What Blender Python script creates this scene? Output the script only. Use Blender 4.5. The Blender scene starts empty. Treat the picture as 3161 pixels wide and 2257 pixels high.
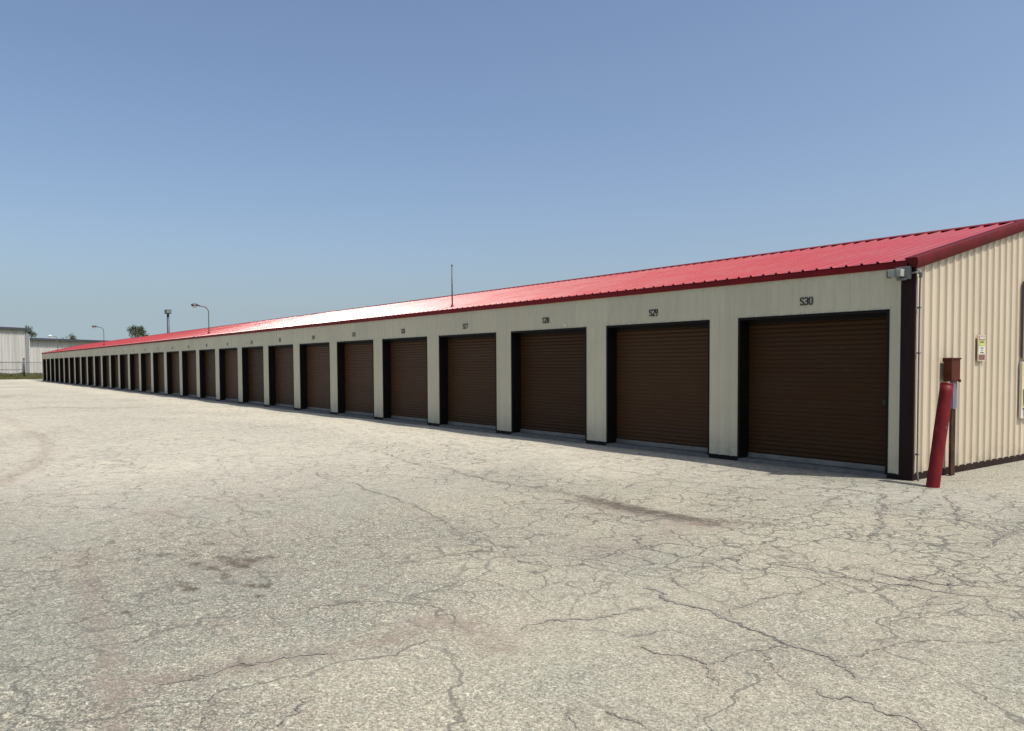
import bpy, bmesh, math, random
import numpy as np
from mathutils import Vector, Matrix, noise

random.seed(7); RNG = np.random.default_rng(7)
scene = bpy.context.scene
C = scene.collection
R = math.radians

# ------------------------------------------------------------------ camera
F = Vector((-0.80058961, 0.59780785, -0.04101274)).normalized()
YAW, PITCH, ROLL = R(53.25095), R(-2.35052), R(-0.32856)
right = Vector((math.cos(YAW), math.sin(YAW), 0)); up = right.cross(F)
r2 = right*math.cos(ROLL) + up*math.sin(ROLL)
u2 = -right*math.sin(ROLL) + up*math.cos(ROLL)
cam = bpy.data.cameras.new('camera'); camo = bpy.data.objects.new('camera', cam); C.objects.link(camo)
m = Matrix((r2, u2, -F)).transposed().to_4x4(); m.translation = (5.27742, -10.55335, 1.59759)
camo.matrix_world = m
cam.sensor_width = 36; cam.lens = 27.9694; cam.shift_y = 93.23/3161; cam.shift_x = -1.39/3161
cam.clip_start = 0.05; cam.clip_end = 6000
scene.camera = camo

# ------------------------------------------------------------------ light
SUN = Vector((0.45, 0.178, 0.88)).normalized()
elev = math.asin(SUN.z); az = math.atan2(SUN.x, SUN.y)
w = bpy.data.worlds.new('World'); scene.world = w; w.use_nodes = True
nt = w.node_tree; bg = nt.nodes['Background']
sky = nt.nodes.new('ShaderNodeTexSky'); sky.sky_type = 'NISHITA'; sky.sun_disc = False
sky.sun_elevation = elev; sky.sun_rotation = az
sky.altitude = 0; sky.air_density = 0.9; sky.dust_density = 2.8; sky.ozone_density = 2.0
# the lowest few degrees of sky hold the tone of the haze just above them
tcn = nt.nodes.new('ShaderNodeTexCoord'); sxz = nt.nodes.new('ShaderNodeSeparateXYZ'); cxz = nt.nodes.new('ShaderNodeCombineXYZ')
mxz = nt.nodes.new('ShaderNodeMath'); mxz.operation = 'SMOOTH_MAX'; mxz.inputs[1].default_value = .075; mxz.inputs[2].default_value = .06
nt.links.new(tcn.outputs['Generated'], sxz.inputs[0]); nt.links.new(sxz.outputs[0], cxz.inputs[0]); nt.links.new(sxz.outputs[1], cxz.inputs[1])
nt.links.new(sxz.outputs[2], mxz.inputs[0]); nt.links.new(mxz.outputs[0], cxz.inputs[2]); nt.links.new(cxz.outputs[0], sky.inputs[0])
nt.links.new(sky.outputs[0], bg.inputs[0]); bg.inputs[1].default_value = 0.107
sl = bpy.data.lights.new('sun', 'SUN'); sl.energy = 3.1; sl.angle = R(0.53); sl.color = (1, 0.955, 0.88)
so = bpy.data.objects.new('sun', sl); C.objects.link(so)
so.rotation_euler = SUN.to_track_quat('Z', 'Y').to_euler(); so.location = (20, 20, 60)
scene.view_settings.view_transform = 'Standard'; scene.view_settings.look = 'None'
scene.view_settings.gamma = 1; scene.view_settings.use_curve_mapping = False
scene.view_settings.exposure = 0.5
scene.cycles.max_bounces = 8

# ------------------------------------------------------------------ helpers
def obj(name, me, mats, parent=None):
    if isinstance(me, bmesh.types.BMesh):
        bm = me; me = bpy.data.meshes.new(name); bm.normal_update(); bm.to_mesh(me); bm.free()
    if not isinstance(mats, (list, tuple)): mats = [mats]
    if len(me.materials) == 0:
        for mm in mats: me.materials.append(mm)
    o = bpy.data.objects.new(name, me); C.objects.link(o)
    if parent: o.parent = parent
    return o
def tag(o, label=None, cat=None, group=None, kind=None):
    if label: o['label'] = label
    if cat: o['category'] = cat
    if group: o['group'] = group
    if kind: o['kind'] = kind
    return o
def empty(name, loc, rz=0):
    o = bpy.data.objects.new(name, None); C.objects.link(o); o.location = loc; o.rotation_euler = (0, 0, rz)
    o.empty_display_size = 0.3
    return o
def box(bm, x0, x1, y0, y1, z0, z1, bev=0.0, mat=0):
    r = bmesh.ops.create_cube(bm, size=1.0)
    vs = r['verts']
    for v in vs:
        v.co = Vector(((x0+x1)/2 + v.co.x*(x1-x0), (y0+y1)/2 + v.co.y*(y1-y0), (z0+z1)/2 + v.co.z*(z1-z0)))
    fs = set(f for v in vs for f in v.link_faces)
    if bev > 0:
        es = set(e for v in vs for e in v.link_edges)
        rr = bmesh.ops.bevel(bm, geom=list(es), offset=bev, segments=2, affect='EDGES', profile=0.6)
        fs = set(rr['faces']) | set(f for f in fs if f.is_valid)
    for f in fs: f.material_index = mat
    return fs
def tube(bm, pts, r, seg=12, cap=True, mat=0, smooth=True):
    pts = [Vector(p) for p in pts]; n = len(pts)
    if not isinstance(r, (list, tuple)): r = [r]*n
    rings = []
    t0 = (pts[1]-pts[0]).normalized()
    ref = Vector((0, 0, 1)) if abs(t0.z) < .9 else Vector((1, 0, 0))
    nrm = t0.cross(ref).normalized()
    for i, p in enumerate(pts):
        t = (pts[min(i+1, n-1)] - pts[max(i-1, 0)]).normalized()
        nrm = (nrm - t*nrm.dot(t)).normalized(); b = t.cross(nrm)
        rings.append([bm.verts.new(p + (nrm*math.cos(a)+b*math.sin(a))*r[i]) for a in [2*math.pi*k/seg for k in range(seg)]])
    for i in range(n-1):
        for k in range(seg):
            f = bm.faces.new((rings[i][k], rings[i][(k+1) % seg], rings[i+1][(k+1) % seg], rings[i+1][k]))
            f.smooth = smooth; f.material_index = mat
    if cap:
        for rg, rev in ((rings[0], True), (rings[-1], False)):
            f = bm.faces.new(list(reversed(rg)) if rev else rg); f.material_index = mat
def grid_mesh(name, P, mask=None, smooth=False):
    """P: (n, m, 3) array of points -> mesh of quads"""
    n, m_ = P.shape[:2]
    idx = np.arange(n*m_).reshape(n, m_)
    q = np.stack([idx[:-1, :-1], idx[1:, :-1], idx[1:, 1:], idx[:-1, 1:]], -1).reshape(-1, 4)
    if mask is not None: q = q[mask.reshape(-1)]
    me = bpy.data.meshes.new(name)
    me.vertices.add(n*m_); me.vertices.foreach_set('co', P.reshape(-1).astype(np.float32))
    me.loops.add(q.size); me.loops.foreach_set('vertex_index', q.reshape(-1).astype(np.int32))
    me.polygons.add(len(q)); me.polygons.foreach_set('loop_start', (np.arange(len(q))*4).astype(np.int32))
    me.polygons.foreach_set('loop_total', np.full(len(q), 4, np.int32))
    me.update(calc_edges=True)
    if smooth: me.polygons.foreach_set('use_smooth', np.ones(len(q), bool))
    me.update()
    return me

# ------------------------------------------------------------------ materials
class N:
    def __init__(s, name):
        s.m = bpy.data.materials.new(name); s.m.use_nodes = True
        s.t = s.m.node_tree; s.p = s.t.nodes['Principled BSDF']
    def n(s, typ, **kw):
        nd = s.t.nodes.new('ShaderNode'+typ)
        for k, v in kw.items():
            if k.startswith('i_'):
                key = k[2:]; key = int(key) if key.isdigit() else key.replace('_', ' ')
                nd.inputs[key].default_value = v
            else: setattr(nd, k, v)
        return nd
    def l(s, a, b):
        s.t.links.new(a, b)
    def setin(s, sock, v):
        if hasattr(v, 'is_linked') or isinstance(v, bpy.types.NodeSocket): s.l(v, sock)
        else: sock.default_value = v
    def math(s, op, a, b=0.5, c=None, clamp=False):
        nd = s.n('Math', operation=op); nd.use_clamp = clamp
        s.setin(nd.inputs[0], a); s.setin(nd.inputs[1], b)
        if c is not None: s.setin(nd.inputs[2], c)
        return nd.outputs[0]
    def mix(s, f, a, b, blend='MIX'):
        nd = s.n('Mix', data_type='RGBA', blend_type=blend)
        s.setin(nd.inputs[0], f)
        for k, v in ((6, a), (7, b)):
            if isinstance(v, tuple): nd.inputs[k].default_value = (*v, 1) if len(v) == 3 else v
            else: s.l(v, nd.inputs[k])
        return nd.outputs[2]
    def ramp(s, x, a, b, va=0., vb=1.):
        nd = s.n('MapRange'); nd.interpolation_type = 'SMOOTHSTEP'; s.setin(nd.inputs[0], x)
        nd.inputs[1].default_value = a; nd.inputs[2].default_value = b
        nd.inputs[3].default_value = va; nd.inputs[4].default_value = vb
        return nd.outputs[0]
    def coord(s, scale=(1, 1, 1), loc=(0, 0, 0), world=False):
        if world: o = s.n('NewGeometry').outputs['Position']
        else: o = s.n('TexCoord').outputs['Object']
        mp = s.n('Mapping'); mp.inputs['Scale'].default_value = scale; mp.inputs['Location'].default_value = loc
        s.l(o, mp.inputs[0]); return mp.outputs[0]
    def noise(s, vec, scale, detail=4, rough=.55, dist=0.):
        nd = s.n('TexNoise'); s.l(vec, nd.inputs['Vector'])
        nd.inputs['Scale'].default_value = scale; nd.inputs['Detail'].default_value = detail
        nd.inputs['Roughness'].default_value = rough; nd.inputs['Distortion'].default_value = dist
        return nd.outputs[0]
    def bump(s, h, strength, dist=.01):
        nd = s.n('Bump'); s.l(h, nd.inputs['Height']); nd.inputs['Strength'].default_value = strength
        nd.inputs['Distance'].default_value = dist; s.l(nd.outputs[0], s.p.inputs['Normal']); return nd
def simple(name, col, rough=.6, metal=0., var=.12, scale=6, bump=0., spec=.5, stretch=(1, 1, 1), dirt=None, dirtamt=.4):
    k = N(name); co = k.coord(stretch, world=True)
    n1 = k.noise(co, scale, 5)
    c = k.mix(k.ramp(n1, .3, .7), tuple(x*(1-var) for x in col), tuple(min(1, x*(1+var)) for x in col))
    if dirt:
        n2 = k.noise(k.coord(stretch, (3, 1, 7), world=True), scale*.4, 6, .65)
        c = k.mix(k.ramp(n2, .5, .78, 0, dirtamt), c, dirt)
    k.l(c, k.p.inputs['Base Color'])
    k.l(k.ramp(n1, .2, .8, rough*.88, min(1, rough*1.12)), k.p.inputs['Roughness'])
    k.p.inputs['Metallic'].default_value = metal; k.p.inputs['Specular IOR Level'].default_value = spec
    if bump: k.bump(k.noise(co, scale*8, 3), bump, .004)
    return k.m

def wall_mat(name, col, streak=(.30, .25, .17), axis=0, amt=.35):
    """painted steel siding: panel to panel tone, vertical streaks, faint dirt"""
    k = N(name); co = k.coord(world=True)
    sx = k.n('SeparateXYZ'); k.l(co, sx.inputs[0])
    a = sx.outputs[axis]
    cell = k.math('FLOOR', k.math('DIVIDE', k.math('ADD', a, 100.0), .9144))
    wn = k.n('TexWhiteNoise', noise_dimensions='1D'); k.l(cell, wn.inputs['W'])
    base = k.mix(wn.outputs[0], tuple(x*.93 for x in col), tuple(x*1.05 for x in col))
    ys = k.noise(k.coord((9, 9, .5), world=True), 1.6, 5, .6)
    base = k.mix(k.ramp(ys, .45, .8, 0, amt), base, streak)
    big = k.noise(k.coord((.6, .6, .9), (4, 2, 1), world=True), 1.5, 5, .6)
    base = k.mix(k.ramp(big, .35, .75, 0, .22), base, tuple(x*.72 for x in col))
    # splash dirt near the ground
    low = k.math('MULTIPLY', k.ramp(sx.outputs[2], .5, .05), k.ramp(k.noise(co, 5, 5, .6), .35, .7))
    base = k.mix(k.math('MULTIPLY', low, .4), base, (.22, .18, .13))
    k.l(base, k.p.inputs['Base Color'])
    k.p.inputs['Roughness'].default_value = .5; k.p.inputs['Specular IOR Level'].default_value = .35
    k.bump(k.noise(k.coord((1, 1, .25), world=True), 3.5, 3), .25, .02)
    return k.m
M = {}
M['siding'] = wall_mat('siding_front', (.55, .51, .37), axis=0, amt=.22)
M['siding_gable'] = wall_mat('siding_gable', (.61, .515, .375), axis=1, streak=(.42, .34, .24), amt=.3)
def roof_mat(name, col, rough=.3):
    k = N(name); co = k.coord(world=True)
    sx = k.n('SeparateXYZ'); k.l(co, sx.inputs[0])
    cell = k.math('FLOOR', k.math('DIVIDE', k.math('ADD', sx.outputs[0], 200.0), .9144))
    wn = k.n('TexWhiteNoise', noise_dimensions='1D'); k.l(cell, wn.inputs['W'])
    n1 = k.noise(co, 1.3, 5, .6)
    c = k.mix(k.ramp(n1, .3, .75), col, (col[0]*.9, col[1]*1.4+.01, col[2]*1.3+.01))
    c = k.mix(k.math('MULTIPLY', wn.outputs[0], .22), c, (col[0]*.8, col[1]*.8, col[2]*.8))
    n2 = k.noise(k.coord((4, .6, .6), world=True), 4, 6, .65)
    c = k.mix(k.ramp(n2, .52, .8, 0, .08), c, (.45, .22, .2))
    k.l(c, k.p.inputs['Base Color'])
    rr = k.math('ADD', k.ramp(n1, .2, .8, rough-.04, rough+.06), k.math('MULTIPLY', wn.outputs[0], .05))
    k.l(rr, k.p.inputs['Roughness'])
    k.p.inputs['Specular IOR Level'].default_value = 1.0
    k.bump(k.noise(k.coord((1, .35, .35), world=True), 2.2, 3), .04, .03)
    return k.m
M['roof'] = roof_mat('red_roof', (.38, .022, .018), .25)
M['trim_red'] = simple('red_trim', (.17, .008, .010), .55, spec=.15, var=.15, scale=3, dirt=(.12, .02, .02), dirtamt=.3)
M['rake_red'] = simple('rake_red', (.105, .009, .009), .6, spec=.12, var=.2, scale=4, dirt=(.07, .02, .015), dirtamt=.5)
M['brown'] = simple('brown_trim', (.020, .0085, .0075), .5, spec=.12, var=.2, scale=5, dirt=(.09, .07, .06), dirtamt=.25, stretch=(1, 1, .3))
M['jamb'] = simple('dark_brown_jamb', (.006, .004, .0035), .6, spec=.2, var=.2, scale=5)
def door_mat():
    k = N('brown_door'); co = k.coord(world=True)
    sx = k.n('SeparateXYZ'); k.l(co, sx.inputs[0])
    cell = k.math('FLOOR', k.math('DIVIDE', k.math('ADD', sx.outputs[0], 304.96), 3.048))
    wn = k.n('TexWhiteNoise', noise_dimensions='1D'); k.l(cell, wn.inputs['W'])
    base = k.mix(wn.outputs[0], (.044, .0205, .0078), (.092, .0465, .0220))
    n = k.noise(k.coord((.35, 1, 3), world=True), 2.5, 6, .65)
    base = k.mix(k.ramp(n, .42, .75, 0, .45), base, (.055, .032, .019))
    n3 = k.noise(k.coord((2.2, 1, 22), (5, 0, 3), world=True), 2.5, 5, .7)
    base = k.mix(k.ramp(n3, .63, .70, 0, .5), base, (.11, .085, .07))
    k.l(base, k.p.inputs['Base Color']); k.p.inputs['Roughness'].default_value = .45
    k.p.inputs['Specular IOR Level'].default_value = .1
    k.bump(k.noise(k.coord((.5, 1, 1), world=True), 4, 3), .2, .01)
    return k.m
M['door'] = door_mat()
M['alu'] = simple('weathered_aluminium', (.19, .185, .165), .5, .3, var=.2, scale=12, dirt=(.12, .11, .10), stretch=(.4, 1, 1))
M['concrete'] = simple('concrete_sill', (.15, .145, .125), .9, var=.2, scale=9, bump=.3, dirt=(.10, .10, .09))
M['black'] = simple('black_paint', (.018, .018, .018), .6, var=.3, scale=30)
M['galv'] = simple('galvanised_steel', (.13, .14, .145), .6, .3, var=.18, scale=14)
M['paintgrey'] = simple('grey_painted_conduit', (.17, .18, .165), .5, .1, var=.12, scale=14)
M['wood_in'] = simple('inner_wall', (.2, .19, .17), .8)

# ------------------------------------------------------------------ asphalt
def asphalt():
    k = N('old_asphalt'); co = k.coord(world=True)
    at = k.n('Attribute', attribute_name='stain_tone'); st = k.n('SeparateColor'); k.l(at.outputs['Color'], st.inputs[0])
    # aggregate
    v = k.n('TexVoronoi', feature='F1'); k.l(co, v.inputs['Vector']); v.inputs['Scale'].default_value = 115
    vv = k.n('SeparateColor'); k.l(v.outputs['Color'], vv.inputs[0])
    stone = k.mix(vv.outputs[0], (.085, .083, .070), (.50, .480, .395))
    stone = k.mix(k.ramp(vv.outputs[1], .75, .95, 0, .6), stone, (.36, .23, .18))
    stone = k.mix(k.ramp(vv.outputs[2], .78, .96, 0, .6), stone, (.27, .32, .29))
    binder = k.ramp(v.outputs['Distance'], .42, .72)
    stone = k.mix(k.math('MULTIPLY', binder, .5), stone, (.10, .092, .082))
    # clumps of aggregate a few cm across
    n1 = k.noise(co, 36, 4, .7, 1.2)
    c = k.mix(k.ramp(n1, .44, .64, 0, .80), stone, (.118, .116, .096))
    n1b = k.noise(k.coord(loc=(3, 5, 0), world=True), 25, 5, .7, 1.3)
    c = k.mix(k.ramp(n1b, .54, .65, 0, .72), c, (.54, .515, .41))
    n1c = k.noise(k.coord(loc=(8, 1, 0), world=True), 7, 5, .7, 1.0)
    c = k.mix(k.ramp(n1c, .52, .70, 0, .45), c, (.235, .195, .170))
    n1d = k.noise(k.coord(loc=(2, 9, 0), world=True), 5, 5, .7, 1.0)
    c = k.mix(k.ramp(n1d, .52, .70, 0, .45), c, (.225, .24, .21))
    # broad tones
    n2 = k.noise(co, .33, 6, .6)
    c = k.mix(k.ramp(n2, .40, .66, 0, .42), c, (.20, .212, .185))
    n3 = k.noise(k.coord(loc=(9, 3, 0), world=True), .8, 6, .62, .4)
    c = k.mix(k.ramp(n3, .5, .75, 0, .36), c, (.235, .19, .16))
    n4 = k.noise(k.coord(loc=(19, 33, 0), world=True), .16, 5, .6)
    c = k.mix(k.ramp(n4, .48, .65, 0, .35), c, (.45, .41, .32))
    n5 = k.noise(k.coord((.25, 1, 1), loc=(1, 13, 0), world=True), .9, 6, .65)
    c = k.mix(k.ramp(n5, .58, .8, 0, .4), c, (.17, .163, .142))
    nf = k.noise(k.coord(loc=(31, 17, 0), world=True), 52, 6, .85)
    c = k.mix(1.0, c, k.mix(k.ramp(nf, .34, .62), (.48, .48, .485), (1.40, 1.40, 1.39)), 'MULTIPLY')
    ng = k.noise(k.coord(loc=(5, 27, 0), world=True), 14, 9, .9, .4)
    c = k.mix(1.0, c, k.mix(k.ramp(ng, .38, .60), (.80, .795, .785), (1.16, 1.16, 1.15)), 'MULTIPLY')
    # painted in stains and a dark strip by the front wall (vertex attribute: R dark, G red-brown, B light dusty)
    wob = k.ramp(k.noise(co, 6, 6, .75, .8), .38, .62)
    wob2 = k.ramp(k.noise(co, 26, 4, .7), .3, .62)
    g = k.math('MULTIPLY', st.outputs[1], k.math('ADD', k.math('MULTIPLY', wob, .7), .3))
    c = k.mix(k.math('MULTIPLY', g, .8, clamp=True), c, (.205, .155, .13))
    wn3 = k.noise(k.coord((.6, 1, 1), world=True), 13, 6, .8, .5)
    wn4 = k.noise(co, 60, 3, .7)
    hf = k.math('ADD', k.math('MULTIPLY', k.math('SUBTRACT', wn3, .5), 2.4), k.math('MULTIPLY', k.math('SUBTRACT', wn4, .5), 1.6))
    sd = k.ramp(k.math('ADD', st.outputs[0], hf), .18, .80)
    d = k.math('MULTIPLY', sd, k.ramp(st.outputs[0], .03, .4, .0, .95))
    c = k.mix(k.math('MULTIPLY', d, 1.0, clamp=True), c, (.085, .068, .052))
    c = k.mix(k.math('MULTIPLY', st.outputs[2], k.math('ADD', k.math('MULTIPLY', wob, .5), .35), clamp=True), c, (.56, .52, .405))
    c = k.mix(k.ramp(st.outputs[2], 0, .5, 1, 0), c, (.92, .93, .885), 'MULTIPLY')
    c = k.mix(1.0, c, (1.17, 1.155, 1.16), 'MULTIPLY')
    # alligator cracking where the pavement is tired
    dn = k.n('TexNoise'); k.l(co, dn.inputs['Vector']); dn.inputs['Scale'].default_value = 3.2; dn.inputs['Detail'].default_value = 5
    add = k.n('VectorMath', operation='MULTIPLY_ADD'); k.l(dn.outputs['Color'], add.inputs[0])
    add.inputs[1].default_value = (.5, .5, .5); k.l(co, add.inputs[2])
    def cr(scale, width, loc=0):
        ve = k.n('TexVoronoi', feature='DISTANCE_TO_EDGE', voronoi_dimensions='2D'); k.l(add.outputs[0], ve.inputs['Vector'])
        ve.inputs['Scale'].default_value = scale
        return k.ramp(ve.outputs['Distance'], width*scale*.4, width*scale, 1, 0)
    at2 = k.n('Attribute', attribute_name='crack'); cs = k.n('SeparateColor'); k.l(at2.outputs['Color'], cs.inputs[0])
    brk = k.ramp(k.noise(k.coord(loc=(7, 7, 0), world=True), 1.1, 5, .6), .33, .55)
    a1 = k.math('MULTIPLY', k.math('MULTIPLY', cr(2.7, .0155), cs.outputs[0]), k.math('ADD', k.math('MULTIPLY', brk, .7), .3))
    a2 = k.math('MULTIPLY', k.math('MULTIPLY', cr(6.0, .0105), cs.outputs[1]), brk)
    a3 = k.math('MULTIPLY', k.math('MULTIPLY', cr(.62, .016), cs.outputs[2]), brk)
    al = k.math('MAXIMUM', k.math('MAXIMUM', a1, a2), a3)
    c = k.mix(k.math('MULTIPLY', al, .85, clamp=True), c, (.105, .100, .085))
    k.l(c, k.p.inputs['Base Color']); k.p.inputs['Roughness'].default_value = .92
    k.p.inputs['Specular IOR Level'].default_value = .2
    h = k.math('ADD', k.math('MULTIPLY', v.outputs['Distance'], -.5), k.math('MULTIPLY', n1, .8))
    h = k.math('SUBTRACT', h, k.math('MULTIPLY', al, .8))
    k.bump(h, .55, .012)
    return k.m
M['asphalt'] = asphalt()
def crack_mat():
    k = N('crack_filler'); co = k.coord(world=True)
    n = k.noise(co, 55, 4, .7); n2 = k.noise(co, 6, 4, .6)
    c = k.mix(k.ramp(n, .42, .60), (.080, .075, .064), (.25, .238, .20))
    c = k.mix(k.ramp(n2, .42, .60, 0, .7), c, (.29, .275, .235))
    k.l(c, k.p.inputs['Base Color']); k.p.inputs['Roughness'].default_value = .95; return k.m
M['crack'] = crack_mat()


CRACKS = [
    (0.006, [(1.28,-6.1),(1.53,-6.26),(1.79,-6.31),(1.93,-6.32),(2.04,-6.32),(2.03,-6.08),(2.06,-5.88),(2.12,-5.73),(2.09,-5.5),(2.11,-5.24),(2.22,-5.12)]),
    (0.009, [(1.48,-5.21),(1.61,-5.16),(1.77,-5.11),(1.9,-5.11),(2.05,-5.12),(2.21,-5.06),(2.41,-5.0),(2.51,-4.95),(2.74,-4.91),(2.92,-4.82),(3.09,-4.64)]),
    (0.009, [(1.94,-4.78),(2.04,-4.76),(2.21,-4.81),(2.42,-4.84),(2.38,-4.65)]),
    (0.009, [(1.94,-4.78),(2.15,-4.83),(2.32,-4.82),(2.6,-4.75),(2.8,-4.59),(3.04,-4.5)]),
    (0.006, [(1.14,-5.53),(1.2,-5.4),(1.17,-5.13),(1.14,-4.85),(1.3,-4.71),(1.44,-4.73),(1.69,-4.99),(1.79,-5.09)]),
    (0.006, [(1.14,-5.53),(1.28,-5.74),(1.31,-5.96),(1.31,-6.11)]),
    (0.006, [(1.54,-7.73),(1.49,-7.6),(1.5,-7.46),(1.55,-7.35),(1.65,-7.24),(1.67,-7.13),(1.66,-6.92),(1.7,-6.8),(1.73,-6.71)]),
    (0.013, [(1.34,-6.46),(1.56,-6.52),(1.77,-6.58),(1.89,-6.54),(2.01,-6.52),(2.16,-6.57),(2.29,-6.61),(2.41,-6.61),(2.56,-6.66),(2.67,-6.67),(2.77,-6.65),(2.87,-6.66),(2.98,-6.71),(3.06,-6.75),(3.14,-6.81)]),
    (0.006, [(2.57,-7.24),(2.57,-7.1),(2.58,-6.9),(2.62,-6.76),(2.67,-6.67)]),
    (0.006, [(2.96,-6.6),(3.0,-6.47),(3.01,-6.28),(3.03,-6.14),(3.13,-5.95),(3.24,-5.85),(3.41,-5.58)]),
    (0.009, [(2.16,-7.35),(2.32,-7.35),(2.41,-7.26),(2.55,-7.26),(2.63,-7.31),(2.73,-7.39),(2.79,-7.44)]),
    (0.009, [(2.65,-8.08),(2.72,-8.07),(2.8,-8.04),(2.92,-8.05)]),
    (0.009, [(3.06,-7.1),(3.2,-7.13),(3.26,-7.05),(3.38,-7.06),(3.48,-7.07),(3.59,-7.08),(3.65,-7.1)]),
    (0.006, [(2.55,-8.2),(2.63,-8.26),(2.7,-8.29),(2.74,-8.29)]),
    (0.02, [(0.4,-1.4),(0.69,-1.99),(1.08,-2.73),(1.34,-3.28),(1.47,-3.66),(1.55,-3.85)]),
    (0.013, [(0.84,-2.23),(0.78,-1.77),(0.72,-1.25),(0.49,-0.63),(0.45,-0.26)]),
    (0.02, [(0.87,-0.82),(1.16,-1.4),(1.37,-1.78),(1.54,-2.15),(1.71,-2.29),(1.89,-2.33),(2.07,-2.52),(2.22,-2.78),(2.25,-3.03),(2.3,-3.24)]),
    (0.013, [(2.22,-2.78),(2.21,-2.5),(2.18,-2.21)]),
    (0.009, [(-0.63,-1.89),(-0.47,-1.41),(-0.06,-1.33),(0.32,-1.25)]),
    (0.009, [(-3.67,-2.23),(-3.12,-2.35),(-2.65,-2.33),(-2.27,-2.37),(-1.76,-2.4),(-1.32,-2.32),(-0.85,-2.03),(-0.63,-1.89)]),
    (0.009, [(0.27,0.26),(0.42,0.55),(0.89,1.25)]),
    (0.009, [(0.45,-2.73),(0.17,-2.19),(0.08,-1.81),(0.24,-1.35)]),
    (0.009, [(2.74,-4.91),(2.64,-4.69),(2.55,-4.53)]),
    (0.013, [(2.5,-4.98),(2.45,-4.81)]),
    (0.006, [(2.92,-4.82),(3.07,-5.07),(3.26,-5.24)]),
    (0.006, [(2.15,-6.54),(2.07,-6.35),(2.04,-6.32)]),
    (0.006, [(2.73,-5.03),(2.82,-5.54),(2.83,-5.94)]),
    (0.006, [(2.58,-6.9),(2.78,-6.98),(2.98,-7.11)]),
    (0.006, [(-0.8,-5.09),(-0.94,-4.78),(-0.63,-4.88),(-0.58,-4.73)]),
    (0.006, [(-0.96,-5.01),(-0.67,-5.12)]),
    (0.006, [(-7.7,-5.85),(-7.77,-5.43),(-7.9,-4.96),(-7.91,-4.52)]),
    (0.013, [(-7.44,-3.95),(-5.98,-4.22),(-5.37,-4.16),(-4.59,-4.24),(-3.9,-4.31),(-2.97,-4.31)]),
    (0.009, [(-5.93,-5.87),(-4.81,-5.95),(-3.77,-6.05),(-2.95,-6.08),(-2.27,-6.17),(-1.53,-6.34),(-0.96,-6.49),(-0.53,-6.48),(-0.16,-6.44)]),
    (0.006, [(-4.21,-7.67),(-4.33,-7.3),(-4.27,-6.95),(-4.38,-6.52),(-4.49,-6.35)]),
    (0.006, [(-9.87,-7.98),(-9.38,-7.89),(-8.54,-7.81),(-7.94,-7.94)]),
    (0.006, [(-7.76,-9.42),(-7.78,-8.91),(-7.76,-8.31),(-7.77,-7.94),(-7.84,-7.4)]),
    (0.006, [(-3.85,-7.7),(-3.45,-7.75),(-2.98,-7.69)]),
    (0.006, [(0.38,-8.58),(0.36,-8.42),(0.44,-8.19)]),
    (0.006, [(-0.34,-7.61),(-0.32,-7.35),(-0.35,-7.08),(-0.33,-6.79),(-0.15,-6.63)]),
    (0.013, [(1.05,-9.65),(1.12,-9.48),(1.1,-9.39),(1.06,-9.29),(1.1,-9.18),(1.11,-9.06),(1.12,-8.91),(1.2,-8.78)]),
    (0.013, [(1.58,-9.55),(1.64,-9.58),(1.74,-9.59)]),
    (0.006, [(1.52,-9.51),(1.5,-9.43)]),
    (0.009, [(1.67,-9.14),(1.81,-9.21),(1.89,-9.33)]),
    (0.006, [(-0.58,-8.21),(-0.59,-8.06)]),
    (0.006, [(0.92,-9.2),(1.04,-9.21),(1.13,-9.22)]),
    (0.006, [(-6.01,-9.26),(-5.72,-9.03),(-5.57,-8.65),(-5.28,-8.07)]),
]

# ------------------------------------------------------------------ ground sheets
def axis(segs):
    out = []
    for a, b, st in segs:
        out += list(np.arange(a, b-1e-6, st))
    out.append(segs[-1][1]); return np.array(out)
def gz(x, y):
    """gentle waviness of the lot (metres)"""
    s = .010*np.sin(x*1.55+.4)*np.exp(-((y+.55)/.9)**2) + .012*np.sin(x*.5+y*.7)*np.cos(y*.45-.2*x)
    fade = np.clip((-y-.10)/.35, 0, 1)*np.clip((6+x*0)/6, 0, 1)
    near = np.clip((-(x)+.0)/.4, 0, 1)
    return s*fade*near
xs = axis([(-114, -40, 1.0), (-40, -16, .25), (-16, -7, .09), (-7, 5.5, .045), (5.5, 9, .2), (9, 60, 3)])
ys = axis([(-60, -14, 2), (-14, -11, .25), (-11, -.1, .045), (-.1, 14, .5), (14, 40, 2)])
X, Y = np.meshgrid(xs, ys, indexing='ij')
Z = gz(X, Y)
edge_jit = .35*np.sin(ys*1.7)+.25*np.sin(ys*4.1+1)
X[0, :] = -114 + 0*ys
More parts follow.
